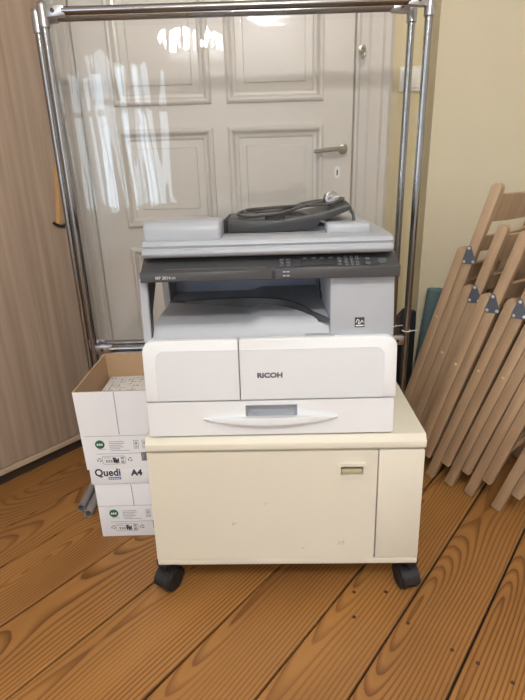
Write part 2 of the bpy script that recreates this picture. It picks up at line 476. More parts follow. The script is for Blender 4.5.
def build_door():
    yf = YD - .035
    X0, X1, Z0, Z1 = -.632, .358, .012, 2.12
    cols = [(-.515, -.158), (-.104, .252)]
    rows = [(.12, .765), (.842, 1.197), (1.274, 1.98)]
    bm = bmesh.new()
    xs = [X0] + [v for c in cols for v in c] + [X1]; zs = [Z0] + [v for c in rows for v in c] + [Z1]
    for i in range(len(xs) - 1):
        for j in range(len(zs) - 1):
            if i % 2 == 1 and j % 2 == 1: continue
            bm.faces.new([bm.verts.new((x, yf, z)) for x, z in ((xs[i], zs[j]), (xs[i + 1], zs[j]), (xs[i + 1], zs[j + 1]), (xs[i], zs[j + 1]))])
    bmesh.ops.remove_doubles(bm, verts=bm.verts, dist=.0005)
    # edges of the slab
    for (xa, xb, za, zb) in ((X0, X0, Z0, Z1), (X1, X1, Z0, Z1), (X0, X1, Z0, Z0), (X0, X1, Z1, Z1)):
        if xa == xb: q = [(xa, yf, za), (xa, YD - .002, za), (xa, YD - .002, zb), (xa, yf, zb)]
        else: q = [(xa, yf, za), (xb, yf, za), (xb, YD - .002, za), (xa, YD - .002, za)]
        bm.faces.new([bm.verts.new(v) for v in q])
    d = struct('door_1', bm, M['door'], smooth=20)
    for c in cols:
        for r in rows:
            pb = bmesh.new(); panel_frame(pb, c[0], c[1], r[0], r[1], yf)
            obj('door_panel', pb, M['door'], d, 15)
    # lever handle, escutcheon, lock
    hb = bmesh.new()
    tube(hb, catmull([(.325, yf, 1.108), (.325, yf - .035, 1.108), (.318, yf - .05, 1.108), (.29, yf - .053, 1.107), (.25, yf - .051, 1.104), (.212, yf - .049, 1.101)], 5),
         [.009] * 10 + [.0085] * 10 + [.0075] * 5 + [.006], 10)
    lathe(hb, [(.019, 0), (.019, .004), (.014, .006), (0, .006)], 16, Matrix.Translation((.325, yf, 1.108)) @ Matrix.Rotation(PI / 2, 4, 'X'))
    obj('handle', hb, M['handle'], d)
    kb = bmesh.new()
    prism(kb, round_rect(.296, .316, 1.005, 1.048, .0095), 1, yf - .003, yf + .001)
    e = obj('keyhole_plate', kb, M['winframe'], d)
    obj('keyhole', prism(bmesh.new(), round_rect(.303, .309, 1.015, 1.036, .0028), 1, yf - .0036, yf - .002), M['ink'], e)
    # casing round the door
    cb = bmesh.new()
    def casing(x0, x1, z0, z1, flip):
        prof = [(0, 0), (0, -.030), (.012, -.042), (.030, -.042), (.036, -.034), (.070, -.034), (.078, -.028), (.100, -.028), (.106, -.020), (.114, -.020), (.118, 0)]
        w = x1 - x0
        pts = [((x1 - p * w / .118) if flip else (x0 + p * w / .118), YD + y) for p, y in prof]
        prism(cb, pts, 2, z0, z1)
    casing(.364, .500, 0, 2.20, True)
    casing(-.775, -.638, 0, 2.20, False)
    box(cb, -.775, .500, YD - .034, YD, 2.126, 2.26, .006)
    struct('trim_1', cb, M['door'], smooth=20)
    # the small hook on the casing
    hk = bmesh.new()
    tube(hk, catmull([(.385, YD - .04, 1.436), (.385, YD - .062, 1.432), (.389, YD - .074, 1.420), (.387, YD - .076, 1.408), (.376, YD - .072, 1.402)], 5), .0048, 8)
    lathe(hk, [(.013, 0), (.013, .004), (0, .006)], 14, Matrix.Translation((.385, YD - .040, 1.436)) @ Matrix.Rotation(PI / 2, 4, 'X'))
    tag(obj('coat_hook', hk, M['handle']), 'small metal hook on the white door casing above the lever handle', 'hook')
build_door()
s = thing('light_switch', 'white wall switch on the narrow cream strip right of the door', 'light switch', (.572, YD, 1.34))
obj('plate', bx(-.041, .041, -.010, 0, -.041, .041, .004), M['switch'], s)
obj('rocker', bx(-.028, .028, -.015, -.008, -.030, .030, .003), M['switch'], s)

# ------------------------------------------------------------------ wardrobe on the left
def build_wardrobe():
    # front plane runs along the boards; local x along the front (0 = right end), local y into the cupboard
    P = Vector((-.671, 1.850, 0))
    root = thing('wardrobe', 'tall taupe oak-grain wardrobe at the left edge standing on a dark plinth', 'wardrobe', P, TH)
    PULL = -.049
    Wd, Dp, Z0, Z1 = 1.70, .26, .05, 2.25
    obj('plinth', bx(-Wd + .03, -.03, .03, Dp - .01, 0, Z0), M['plinth'], root, 0)
    cb = bmesh.new()
    box(cb, -Wd, 0, .020, Dp, Z0, Z1, .001)
    obj('carcass', cb, M['wardrobe'], root, 0)
    obj('base_panel', bx(-Wd, 0, 0, .019, Z0, Z0 + .022, .0015), M['edge'], root)
    for i in range(3):
        w = Wd / 3
        d = obj('door', bx(-(i + 1) * w + .0015, -i * w - .0015, 0, .019, Z0 + .026, Z1, .0015), M['wardrobe'], root)
        if i == 0:
            pb = bmesh.new()
            n = 14; rings = []
            for k in range(n + 1):
                t = k / n; z = .885 + .19 * t
                wd = .0105 - .0070 * t
                xc = PULL + .021 * t
                dpt = .012
                rings.append([pb.verts.new(v) for v in ((xc - wd, 0, z), (xc - wd * .6, -dpt, z), (xc + wd * .6, -dpt, z), (xc + wd, 0, z))])
            for a, b in zip(rings, rings[1:]):
                for q in range(4): pb.faces.new((a[q], a[(q + 1) % 4], b[(q + 1) % 4], b[q]))
            pb.faces.new(rings[0]); pb.faces.new(rings[-1])
            h = obj('door_pull', pb, M['amber'], d)
            hb = bmesh.new()
            tube(hb, [(PULL - .024, -.005, .893), (PULL - .006, -.010, .880), (PULL + .013, -.010, .876), (PULL + .016, -.010, .886)], .0045, 8)
            obj('hook_end', hb, M['rubber'], h)
build_wardrobe()

# ------------------------------------------------------------------ chrome screens with clear film
def build_screen(label, x0, x1, y, foot_x, foot_y, seed):
    zt, zb, r = 1.472, .482, .0112
    root = thing('clear_screen', label, 'screen', ((x0 + x1) / 2, y, 0), 0, None)
    h = (x1 - x0) / 2
    for sgn in (-1, 1):
        pb = bmesh.new()
        tube(pb, [(sgn * h, 0, .030), (sgn * h, 0, zt + .005)], r, 20)
        p = obj('post', pb, M['chrome'], root)
        cb = bmesh.new()
        lathe(cb, [(r * 1.15, -.040), (r * 1.32, -.038), (r * 1.32, .014), (r * 1.15, .020), (r * .6, .025), (0, .026)], 20, Matrix.Translation((sgn * h, 0, zt)))
        obj('post_cap', cb, M['chrome2'], p)
        # flattened rail ends with a screw
        for zz in (zt, zb):
            fb = bmesh.new()
            prism(fb, [(sgn * (h - r * .6), zz - .017), (sgn * (h - .030), zz - .016), (sgn * (h - .062), zz - .0125), (sgn * (h - .062), zz + .0125), (sgn * (h - .030), zz + .016), (sgn * (h - r * .6), zz + .017)], 1, -.010, .010, .003)
            f = obj('clamp', fb, M['chrome2'], root)
            sb = bmesh.new()
            lathe(sb, [(.0055, 0), (.0055, .003), (0, .0035)], 12, Matrix.Translation((sgn * (h - .030), -.0102, zz)) @ Matrix.Rotation(PI / 2, 4, 'X'))
            obj('screw', sb, M['nail'], f)
        # foot tube on the floor
        fx = foot_x if sgn < 0 else (x1 - .024)
        fx -= (x0 + x1) / 2
        fb = bmesh.new()
        ya, yb = (foot_y - y, .24) if sgn < 0 else (-.10, .06)
        rr = .0135
        ring = []
        seg = 20
        for (yy, ra) in ((ya + .06, rr * .82), (ya, rr * .82), (ya, rr), (yb, rr), (yb, .0001)):
            ring.append([fb.verts.new((fx + ra * math.cos(2 * PI * q / seg), yy, .0155 + ra * math.sin(2 * PI * q / seg))) for q in range(seg)])
        for a, b in zip(ring, ring[1:]):
            for q in range(seg): fb.faces.new((a[q], a[(q + 1) % seg], b[(q + 1) % seg], b[q]))
        ft = obj('foot', fb, M['foot'], root)
        kb = bmesh.new()
        box(kb, min(fx, sgn * h) - .012, max(fx, sgn * h) + .012, -.014, .014, .020, .050, .004)
        obj('foot_bracket', kb, M['chrome2'], ft)
    for zz, nm in ((zt, 'top_rail'), (zb, 'bottom_rail')):
        rb = bmesh.new(); tube(rb, [(-h + .055, 0, zz), (h - .055, 0, zz)], r, 20)
        obj(nm, rb, M['chrome'], root)
    # film: a big sheet with soft vertical ripples
    rnd = random.Random(seed)
    ph = [rnd.random() * 6.28 for _ in range(6)]
    fb = bmesh.new(); nx, nz = 90, 40
    xa, xb, za, zc = -h + .028, h - .022, zb + .012, zt - .011
    V = []
    for j in range(nz + 1):
        row = []
        for i in range(nx + 1):
            s_, t_ = i / nx, j / nz
            x = xa + (xb - xa) * s_; z = za + (zc - za) * t_
            env = math.sin(PI * t_) ** .7
            left = math.exp(-s_ * 6.0)
            d = (.0075 * left * math.sin(26 * s_ + 1.5 * t_ + ph[0]) + .0016 * left * math.sin(105 * s_ + 2 * t_ + ph[1])
                 + .0016 * math.sin(6 * s_ + ph[2] + .8 * t_) + .0002 * math.sin(29 * s_ + ph[3]))
            row.append(fb.verts.new((x, d * env, z)))
        V.append(row)
    for j in range(nz):
        for i in range(nx): fb.faces.new((V[j][i], V[j][i + 1], V[j + 1][i + 1], V[j + 1][i]))
    obj('clear_film', fb, M['film'], root, 180)
    # white zip tie round the right post
    zb2 = bmesh.new()
    tube(zb2, [(h + (r + .002) * math.cos(a), (r + .002) * math.sin(a), .515) for a in [2 * PI * q / 16 for q in range(17)]], .002, 6, False)
    tube(zb2, [(h + r, -.006, .515), (h + r + .022, -.012, .519)], .0018, 6)
    obj('zip_tie', zb2, M['tape'], root)
    return root
build_screen('front one of two nested chrome-framed clear film screens, its rail highest in view', -.577, .492, 1.62, -.580, 1.345, 3)
build_screen('rear one of two nested chrome-framed clear film screens, offset to the left behind the other', -.618, .460, 1.68, -.612, 1.375, 9)

# ------------------------------------------------------------------ paper boxes
def art(front_y, cx, z_fold, root, zoff=0.0):
    """printing low on the front of a carton; cx = centre of the face, z_fold = printed line"""
    y = front_y
    def strip(bm, x0, x1, z0, z1): box(bm, x0, x1, y - .0006, y + .0004, z0, z1)
    b = bmesh.new(); strip(b, cx - .104, cx + .104, z_fold, z_fold + .0012)
    strip(b, cx - .076, cx + .062, z_fold - .0575, z_fold - .0562)
    for k, (l) in enumerate((.042, .044, .036, .040, .030)):
        strip(b, cx - .036, cx - .036 + l, z_fold - .019 - k * .0058, z_fold - .0172 - k * .0058)
    strip(b, cx - .032, cx + .020, z_fold - .048, z_fold - .0464)
    strip(b, cx - .070, cx - .046, z_fold - .043, z_fold - .0418)
    # outlined pill
    o_, i_ = round_rect(cx - .062, cx + .006, z_fold - .092, z_fold - .064, .006, 4), round_rect(cx - .0605, cx + .0045, z_fold - .0905, z_fold - .0655, .005, 4)
    vo = [b.verts.new((p[0], y - .0006, p[1])) for p in o_]; vi = [b.verts.new((p[0], y - .0006, p[1])) for p in i_]
    for k in range(len(o_)): b.faces.new((vo[k], vo[(k + 1) % len(o_)], vi[(k + 1) % len(o_)], vi[k]))
    strip(b, cx - .056, cx - .036, z_fold - .071, z_fold - .0695)
    for k in range(3): strip(b, cx - .052 + k * .007, cx - .047 + k * .007, z_fold - .086, z_fold - .077)
    strip(b, cx - .008, cx + .001, z_fold - .076, z_fold - .068); strip(b, cx - .008, cx + .001, z_fold - .089, z_fold - .080)
    # framed pictograms on the right
    for xx in (.034, .058):
        for (a, c, d, e) in ((xx, xx + .014, -.042, -.0405), (xx, xx + .014, -.0165, -.015), (xx, xx + .0015, -.042, -.015), (xx + .0125, xx + .014, -.042, -.015)):
            strip(b, cx + a, cx + c, z_fold + d, z_fold + e)
        strip(b, cx + xx + .004, cx + xx + .010, z_fold - .030, z_fold - .020); strip(b, cx + xx + .0035, cx + xx + .0105, z_fold - .038, z_fold - .034)
    obj('fine_print', b, M['inkgrey'], root, 0)
    b = bmesh.new()
    lathe(b, [(.0135, 0), (.0135, .001), (0, .001)], 28, Matrix.Translation((cx - .062, y, z_fold - .026)) @ Matrix.Rotation(PI / 2, 4, 'X'))
    g = obj('green_emblem', b, M['inkgreen'], root, 0)
    b = bmesh.new()
    for k in range(3):
        o2 = round_rect(cx - .0705 + k * .006, cx - .0658 + k * .006, z_fold - .0295, z_fold - .0225, .0014, 3)
        prism(b, o2, 1, y - .0016, y - .0009)
    obj('emblem_print', b, M['inkwhite'], g, 0)
    b = bmesh.new()
    strip(b, cx - .031, cx - .015, z_fold - .082, z_fold - .079)
    strip(b, cx - .030, cx - .025, z_fold - .087, z_fold - .073); strip(b, cx - .024, cx - .018, z_fold - .088, z_fold - .075); strip(b, cx - .032, cx - .022, z_fold - .074, z_fold - .070)
    strip(b, cx - .017, cx - .014, z_fold - .088, z_fold - .072)
    obj('hand_pictogram', b, M['ink'], root, 0)
    # recycling triangles: three short bent bars each
    for rx in (cx - .070, cx + .018):
        b = bmesh.new()
        for k in range(3):
            a = k * 2 * PI / 3 + .5
            t = Matrix.Translation((rx, y, z_fold - .077)) @ Matrix.Rotation(a, 4, 'Y')
            box(b, -.0045, .0025, -.0006, .0004, .0036, .0058, M=t)
        obj('recycling_symbol', b, M['ink'], root, 0)
    b = bmesh.new()
    rr = random.Random(5); xx = cx + .052
    while xx < cx + .074:
        w = rr.choice((.0008, .0014, .002)); strip(b, xx, xx + w, z_fold - .083, z_fold - .055); xx += w + rr.choice((.0008, .0012))
    obj('barcode', b, M['ink'], root, 0)

def build_boxes():
    # lower carton with its lid
    yf, yb = 1.25, 1.555
    x0, x1 = -.508, -.302
    low = thing('paper_carton', 'lidded white copy paper carton on the floor under the open carton', 'carton', ((x0 + x1) / 2, 1.40, 0))
    hx = (x1 - x0) / 2; ya, yb2 = yf - 1.40, yb - 1.40
    obj('carton_body', bx(-hx, hx, ya + .003, yb2 - .003, 0, .188, .0015), M['card'], low)
    lid = obj('lid', bx(-hx - .006, hx + .004, ya, yb2, .190, .2405, .002), M['card'], low)
    text('brand_lettering', 'Quedi', .034, M['ink'], lid, (-.094, ya - .0004, .2195), weight=.0009, sx=.88)
    text('size_lettering', 'A4', .027, M['ink'], lid, (.012, ya - .0004, .2190), weight=.0012)
    bb = bmesh.new(); prism(bb, round_rect(-.056, -.019,   .2065, .2150, .001, 2), 1, ya - .0008, ya + .0003)
    ub = obj('blue_label', bb, M['inkblue'], lid, 0)
    wb = bmesh.new()
    for k in range(5): box(wb, -.053 + k * .0065, -.0485 + k * .0065, ya - .0012, ya - .0006, .2093, .2122)
    obj('label_print', wb, M['inkwhite'], ub, 0)
    db = bmesh.new()
    for k in range(14): box(db, .0055 - k * .0001, .0075 - k * .0001, ya + .0022, ya + .0034, .111 + k * .0055, .1145 + k * .0055)
    obj('perforation', db, M['ink'], low, 0)
    art(ya + .003, .004, .111, low)
    # upper carton, open, brown inside
    x0, x1, z0, z1 = -.521, -.303, .2415, .488
    up = thing('paper_carton', 'open lidless white paper carton with brown inside stacked on another carton', 'carton', ((x0 + x1) / 2, 1.40, z0))
    hx = (x1 - x0) / 2; h = z1 - z0; t = .0045
    def shell(m_out):
        bm = bmesh.new()
        flare = .004
        o0 = [(-hx + .002, ya), (hx, ya), (hx, yb2), (-hx + .002, yb2)]
        o1 = [(-hx - flare, ya), (hx + flare, ya), (hx + flare, yb2), (-hx - flare, yb2)]
        ins = lambda P: [(x + (t if x < 0 else -t), y + (t if y < 0 else -t)) for x, y in P]
        A = [bm.verts.new((x, y, 0)) for x, y in o0]; B = [bm.verts.new((x, y, h)) for x, y in o1]
        Ci = [bm.verts.new((x, y, h)) for x, y in ins(o1)]; D = [bm.verts.new((x, y, t)) for x, y in ins(o0)]
        for k in range(4):
            n = (k + 1) % 4
            bm.faces.new((A[k], A[n], B[n], B[k])).material_index = 0
            bm.faces.new((B[k], B[n], Ci[n], Ci[k])).material_index = 1
            bm.faces.new((Ci[k], Ci[n], D[n], D[k])).material_index = 1
        bm.faces.new(A).material_index = 0; bm.faces.new(D).material_index = 1
        return bm
    obj('carton_body', shell(None), [M['card'], M['kraft']], up, 0)
    db = bmesh.new()
    for k in range(24): box(db, -.0005 + k * -.00002, .0015 + k * -.00002, ya - .0006, ya + .0006, .114 + k * .0055, .1176 + k * .0055)
    obj('perforation', db, M['ink'], up, 0)
    art(ya, .003, .1085, up)
    # reams inside: stacked packets, the top one in view
    cx = (x0 + x1) / 2
    zz = z0 + t + .001
    for k in range(3):
        r = thing('paper_ream', ('wrapped paper ream with a blue printed corner lying topmost in the open carton', 'wrapped paper ream between two others inside the open carton', 'wrapped paper ream at the bottom of the open carton')[2 - k], 'paper ream', (cx + .004, 1.404, zz), 0, None)
        obj('wrapper', bx(-.1, .1, -.1445, .1445, 0, .0535, .003), M['paper'], r)
        if k == 2:
            pb = bmesh.new(); rr = random.Random(4)
            for a in range(9):
                for b in range(12):
                    if rr.random() < .62:
                        xx, yy = -.094 + a * .012, -.05 + b * .0155
                        box(pb, xx, xx + .004 + rr.random() * .006, yy, yy + .003 + rr.random() * .006, .0533, .0539)
            obj('wrapper_print', pb, M['inkgrey'], r, 0)
            obj('blue_label', bx(.03, .092, .06, .132, .0533, .0540), M['inkblue'], r, 0)
        zz += .0545
build_boxes()

# ------------------------------------------------------------------ the cream cabinet on castors
def build_cabinet():
    root = thing('printer_stand', 'low cream laminate printer cabinet on black castors under the printer', 'cabinet', (.0445, 1.010, 0), math.radians(-1.75))
    w, d = .3275, .50
    wb_ = .334
    body = bmesh.new()
    box(body, -w + .006, w - .006, .012, d, .118, .429)
    obj('cabinet_body', body, M['cream'], root)
    obj('base_panel', bx(-w - .001, w + .001, .002, d, .097, .1165, .004), M['cream'], root)
    tb = bmesh.new(); prism(tb, [(0.003, .4315), (-.002, .437), (-.002, .452), (.010, .4675), (d + .004, .4675), (d + .004, .4315)], 0, -w - .002, w + .002, .0025, 2)
    obj('top_panel', tb, M['cream'], root)
    sb = bmesh.new(); box(sb, -w + .008, w - .008, .008, d - .01, .1165, .1182); box(sb, -w + .008, w - .008, .008, d - .01, .429, .4316)
    obj('shadow_gap', sb, M['seam'], root, 0)
    xs = .2195
    obj('side_filler', bx(xs + .0018, w, 0, .016, .1185, .4285, .002), M['cream'], root)
    # front: door with a recessed pull
    xa, xb, za, zb = -w, xs - .0018, .1185, .4285
    rx0, rx1, rz0, rz1 = .126, .190, .358, .396
    db = bmesh.new()
    X = [xa, rx0, rx1, xb]; Z = [za, rz0, rz1, zb]
    for i in range(3):
        for j in range(3):
            if i == 1 and j == 1: continue
            box(db, X[i], X[i + 1], 0, .016, Z[j], Z[j + 1])
    bmesh.ops.remove_doubles(db, verts=db.verts, dist=.0001)
    dr = obj('door', db, M['cream'], root, 0)
    hb = bmesh.new()
    F = round_rect(rx0 - .001, rx1 + .001, rz0 - .001, rz1 + .001, .005, 4); G = round_rect(rx0 + .005, rx1 - .005, rz0 + .007, rz1 - .007, .003, 4)
    a = [hb.verts.new((p[0], .0, p[1])) for p in F]; b = [hb.verts.new((p[0], -.004, p[1])) for p in F]
    c = [hb.verts.new((p[0], -.004, p[1])) for p in G]; e = [hb.verts.new((p[0], .012, p[1])) for p in G]
    for P, Q in ((a, b), (b, c), (c, e)):
        for k in range(len(F)): hb.faces.new((P[k], P[(k + 1) % len(F)], Q[(k + 1) % len(F)], Q[k]))
    hb.faces.new(e)
    hp = obj('recessed_handle', hb, M['cream'], dr, 30)
    obj('finger_grip', bx(rx0 + .008, rx1 - .008, -.002, .010, .368, .379, .002), mat('beige_grip', S(178, 168, 140), .5), hp)
    # castors
    def castor(x, y, rz):
        c = bpy.data.objects.new('castor', None); c.location = (x, y, 0); c.rotation_euler = (0, 0, rz); link(c, root)
        wr = .0315
        for sgn in (-1, 1):
            wb = bmesh.new()
            lathe(wb, [(.006, -.010), (wr * .80, -.010), (wr * .97, -.007), (wr, -.002), (wr, .004), (wr * .95, .008), (wr * .75, .010), (wr * .6, .008), (.006, .008)], 28,
                  Matrix.Translation((sgn * .0150, .012, wr)) @ Matrix.Rotation(sgn * PI / 2, 4, 'Y'))
            obj('wheel', wb, M['rubber'], c)
        hb = bmesh.new()
        prof = []
        for k in range(13):
            a = math.radians(-20 + 200 * k / 12); prof.append((.012 + (wr + .006) * math.cos(a), wr + (wr + .006) * math.sin(a)))
        for k in range(13):
            a = math.radians(180 - 200 * k / 12); prof.append((.012 + (wr + .002) * math.cos(a), wr + (wr + .002) * math.sin(a)))
        prism(hb, prof, 0, -.022, .022, .001, 1)
        obj('hood', hb, M['rubber'], c)
        st = bmesh.new(); lathe(st, [(.007, .058), (.007, .090), (.02, .092), (.02, .0965), (0, .0965)], 16)
        obj('stem', st, M['rubber'], c)
    castor(-w + .009, .020, math.radians(-30)); castor(w - .010, .020, math.radians(14))
    castor(-w + .035, d - .05, .8); castor(w - .035, d - .05, -.4)
    # scuffs
    sm = mat('scuff_grey', S(190, 184, 172), .6)
    rr = random.Random(2)
    for (x, z, s) in ((-.13, .225, .005), (.135, .165, .006), (.142, .170, .004), (-.05, .285, .004), (.04, .15, .003)):
        qb = bmesh.new()
        for k in range(5):
            a, b2 = x + rr.uniform(-s, s), z + rr.uniform(-s, s)
            prism(qb, [(a + rr.uniform(.6, 1) * s * .55 * math.cos(t), b2 + rr.uniform(.6, 1) * s * .45 * math.sin(t)) for t in [2 * PI * q / 8 for q in range(8)]], 1, -.0003, .0002)
        obj('scuff_mark', qb, sm, root, 0)
build_cabinet()
for o in bpy.data.objects['printer_stand'].children_recursive:      # the case is a touch wider at its foot
    if o.type == 'MESH' and (o.parent.name.split('.')[0] != 'castor'):
        for v in o.data.vertices: v.co.x *= 1.006 - .018 * max(0, min(1, (v.co.z - .1) / .35))

# ------------------------------------------------------------------ the printer
def build_printer():
    root = thing('photocopier', 'white and grey office photocopier with charcoal control panel standing on the cream cabinet', 'photocopier', (.0115, 1.019, .4680), math.radians(-1.2))
    D = .50
    # lower grey shell behind the white fronts
    sb = bmesh.new()
    prism(sb, [(-.276, .012), (.279, .012), (.283, .228), (-.278, .228)], 1, .016, D, .004)
    for x in (-.24, .24):
        for y in (.05, D - .06): lathe(sb, [(.016, 0), (.016, .014)], 14, Matrix.Translation((x, y, -.0005)))
    obj('lower_body', sb, M['grey'], root)
    # left and right front covers
    def cover(name, x0, x1, z0, z1, rs, inset, mirror=False):
        b = bmesh.new()
        prism(b, round_rect(x0, x1, z0, z1, rs, 6), 1, -.002, .018, .0028, 2)
        c = obj(name, b, M['white'], root)
        ib = bmesh.new(); prism(ib, round_rect(*inset, 6), 1, -.0032, -.001, .0004, 1)
        obj('textured_field', ib, M['white2'], c)
        return c
    cover('front_cover', -.2800, -.0655, .0925, .2370, [.002, .002, .003, .026], (-.252, -.0665, .0945, .214, [.004, .001, .001, .020]))
    rc = cover('front_cover', -.0640, .2855, .0925, .2370, [.002, .002, .026, .003], (-.0630, .258, .0945, .214, [.001, .004, .020, .001]))
    lt = text('brand_lettering', 'RICOH', .0158, mat('logo_grey', S(92, 94, 104), .5), rc, (-.0255, -.0036, .1475), weight=.0007, sx=1.16, extrude=.0004)
    # top ledge of the fronts
    lb = bmesh.new(); prism(lb, [(.004, .2335), (.016, .2375), (.05, .2395), (.05, .230), (.004, .230)], 0, -.262, .268)
    obj('top_ledge', lb, M['white'], root)
    tab = bmesh.new(); box(tab, .083, .148, .004, .02, .2345, .2405, .001); obj('latch_tab', tab, M['grey2'], root)
    # paper drawer with lip handle
    b = bmesh.new()
    hx0, hx1 = -.054, .063
    x0, x1, z0, z1 = -.278, .2815, .0050, .0898
    X = [x0, hx0, hx1, x1]; Z = [z0, .043, .0795, z1]
    for i in range(3):
        for j in range(3):
            if i == 1 and j == 1: continue
            box(b, X[i], X[i + 1], -.002, .018, Z[j], Z[j + 1])
    bmesh.ops.remove_doubles(b, verts=b.verts, dist=.0001)
    dr = obj('paper_drawer', b, M['white'], root, 0)
    rb = bmesh.new()
    F = round_rect(hx0 - .0004, hx1 + .0004, .0396, .0769, .0005, 2); G = round_rect(hx0 + .004, hx1 - .004, .042, .071, .008, 5)
    # pocket
    f1 = round_rect(hx0 - .0006, hx1 + .0006, .0424, .0801, [.007, .007, .003, .003], 5); f2 = round_rect(hx0 + .006, hx1 - .006, .049, .0765, [.010, .010, .003, .003], 5)
    a = [rb.verts.new((p[0], -.0026, p[1])) for p in f1]; c = [rb.verts.new((p[0], .017, p[1])) for p in f2]
    for k in range(len(f1)): rb.faces.new((a[k], a[(k + 1) % len(f1)], c[(k + 1) % len(f1)], c[k]))
    rb.faces.new(c)
    obj('handle_pocket', rb, M['grey'], dr, 40)
    hb = bmesh.new()
    n = 26; rings = []
    for k in range(n + 1):
        t = k / n; x = -.151 + .306 * t; s_ = 1 - abs(2 * t - 1)
        e = min(1, s_ * 6) ** .5
        zc = .0468 - .0040 * math.sin(PI * t)
        hh = .0032 + .0080 * math.sin(PI * t) ** .8
        out = -.003 - .015 * math.sin(PI * t) ** .8
        rings.append([hb.verts.new(v) for v in ((x, .0, zc + hh * .8), (x, out, zc + hh), (x, out - .002, zc + hh * .5), (x, out - .001, zc - hh * .6), (x, out * .5, zc - hh), (x, .0, zc - hh))])
    for p, q in zip(rings, rings[1:]):
        for k in range(6): hb.faces.new((p[k], p[(k + 1) % 6], q[(k + 1) % 6], q[k]))
    hb.faces.new(rings[0]); hb.faces.new(rings[-1])
    obj('drawer_handle', hb, M['white2'], dr, 50)
    # upper grey body: right column
    cb = bmesh.new()
    prism(cb, [(.139, .232), (.2795, .232), (.2775, .372), (.139, .372)], 1, .012, D - .01, .003)
    cl = obj('right_column', cb, M['grey'], root)
    eb = bmesh.new(); box(eb, .193, .214, .0108, .0130, .254, .276, .0003)
    est = obj('energy_sticker', eb, M['ink'], cl)
    wb = bmesh.new(); box(wb, .215, .221, .0112, .0130, .254, .276, .0003)
    obj('sticker_margin', wb, M['grey2'], est, 0)
    eb = bmesh.new()
    tube(eb, catmull([(x - .0035, y, z - .0085) for x, y, z in ((.199, .0106, .273), (.202, .0106, .280), (.206, .0106, .277), (.204, .0106, .271), (.209, .0106, .2725), (.212, .0106, .278), (.215, .0106, .273))], 4), .0009, 6)
    box(eb, .195, .212, .0104, .0110, .2565, .2595)
    obj('sticker_mark', eb, M['inkwhite'], est, 0)
    # cavity: back wall, roof, floor
    bb = bmesh.new(); box(bb, -.262, .139, .34, .36, .236, .372)
    box(bb, -.2, -.19, .335, .342, .34, .365); box(bb, .05, .06, .335, .342, .30, .365)
    obj('cavity_back', bb, M['blue_grey'], root, 0)
    gb = bmesh.new()
    crv = [(-.258, .225), (-.20, .212), (-.12, .188), (-.04, .162), (.03, .134), (.075, .092), (.105, .045), (.1375, .020)]
    pts = [tuple(v)[:2] for v in catmull([(x, y, 0) for x, y in crv], 4)]
    # a curved dark fin, higher in the middle, running round to the column
    rows = []
    for q, (x, y) in enumerate(pts):
        t = q / (len(pts) - 1)
        hgt = .001 + .021 * math.sin(PI * min(1, max(0, t - .10) * 1.08)) if t < .87 else .011 * max(0, (1 - t) / .13) + .002
        rows.append([gb.verts.new(v) for v in ((x, y, .262), (x + .001, y + .003, .266 + hgt), (x + .002, y + .010, .267 + hgt), (x + .004, y + .016, .262))])
    for p, q in zip(rows, rows[1:]):
        for k in range(4): gb.faces.new((p[k], p[(k + 1) % 4], q[(k + 1) % 4], q[k]))
    gb.faces.new(rows[0]); gb.faces.new(rows[-1])
    obj('exit_guide', gb, M['char2'], root)
    # left wall: a front pillar with a slanted strut, a rear wall, open between
    lw = bmesh.new()
    prism(lw, [(.012, .230), (.030, .230), (.034, .295), (.080, .345), (.080, .372), (.012, .372)], 0, -.2775, -.259, .002, 1)
    prism(lw, [(.26, .230), (D - .01, .230), (D - .01, .372), (.22, .372), (.24, .30)], 0, -.2775, -.259, .002, 1)
    box(lw, -.2775, -.259, .03, .27, .228, .240, .001)
    obj('left_pillar', lw, M['grey'], root)
    ib = bmesh.new()
    prism(ib, [(.016, .240), (.031, .240), (.035, .295), (.081, .345), (.081, .365), (.016, .365)], 0, -.2592, -.2566, 0)
    obj('pillar_lining', ib, M['char2'], root, 0)
    # output tray: front lip, low left field and a raised right field with a rounded step
    tb = bmesh.new()
    nx, ny = 60, 24
    x0, x1, y0, y1 = -.258, .1385, .012, .335
    sm = lambda a, b, v: (lambda t: t * t * (3 - 2 * t))(max(0, min(1, (v - a) / (b - a))))
    def hz(x, y):
        lip = sm(y0, y0 + .030, y)
        step = sm(-.048, -.012, x - .25 * max(0, .06 - y)) * sm(.022, .050, y + .05 * sm(-.05, .02, x) * 0)
        return .2360 + .0235 * lip ** .8 + .0105 * step + .006 * (y - y0) / (y1 - y0)
    V = [[tb.verts.new((x0 + (x1 - x0) * i / nx, y0 + (y1 - y0) * (j / ny) ** 1.4, hz(x0 + (x1 - x0) * i / nx, y0 + (y1 - y0) * (j / ny) ** 1.4))) for i in range(nx + 1)] for j in range(ny + 1)]
    for j in range(ny):
        for i in range(nx): tb.faces.new((V[j][i], V[j][i + 1], V[j + 1][i + 1], V[j + 1][i]))
    bot = [tb.verts.new(v) for v in ((x0, y0, .231), (x1, y0, .231), (x1, y1, .231), (x0, y1, .231))]
    tb.faces.new([bot[0], bot[1]] + V[0][::-1]); tb.faces.new([bot[1], bot[2]] + [V[j][nx] for j in range(ny, -1, -1)])
    tb.faces.new([bot[3], bot[0]] + [V[j][0] for j in range(ny + 1)]); tb.faces.new(bot)
    obj('output_tray', tb, M['tray'], root, 40)
    # jagged dark gap on the column's inner side
    jb = bmesh.new()
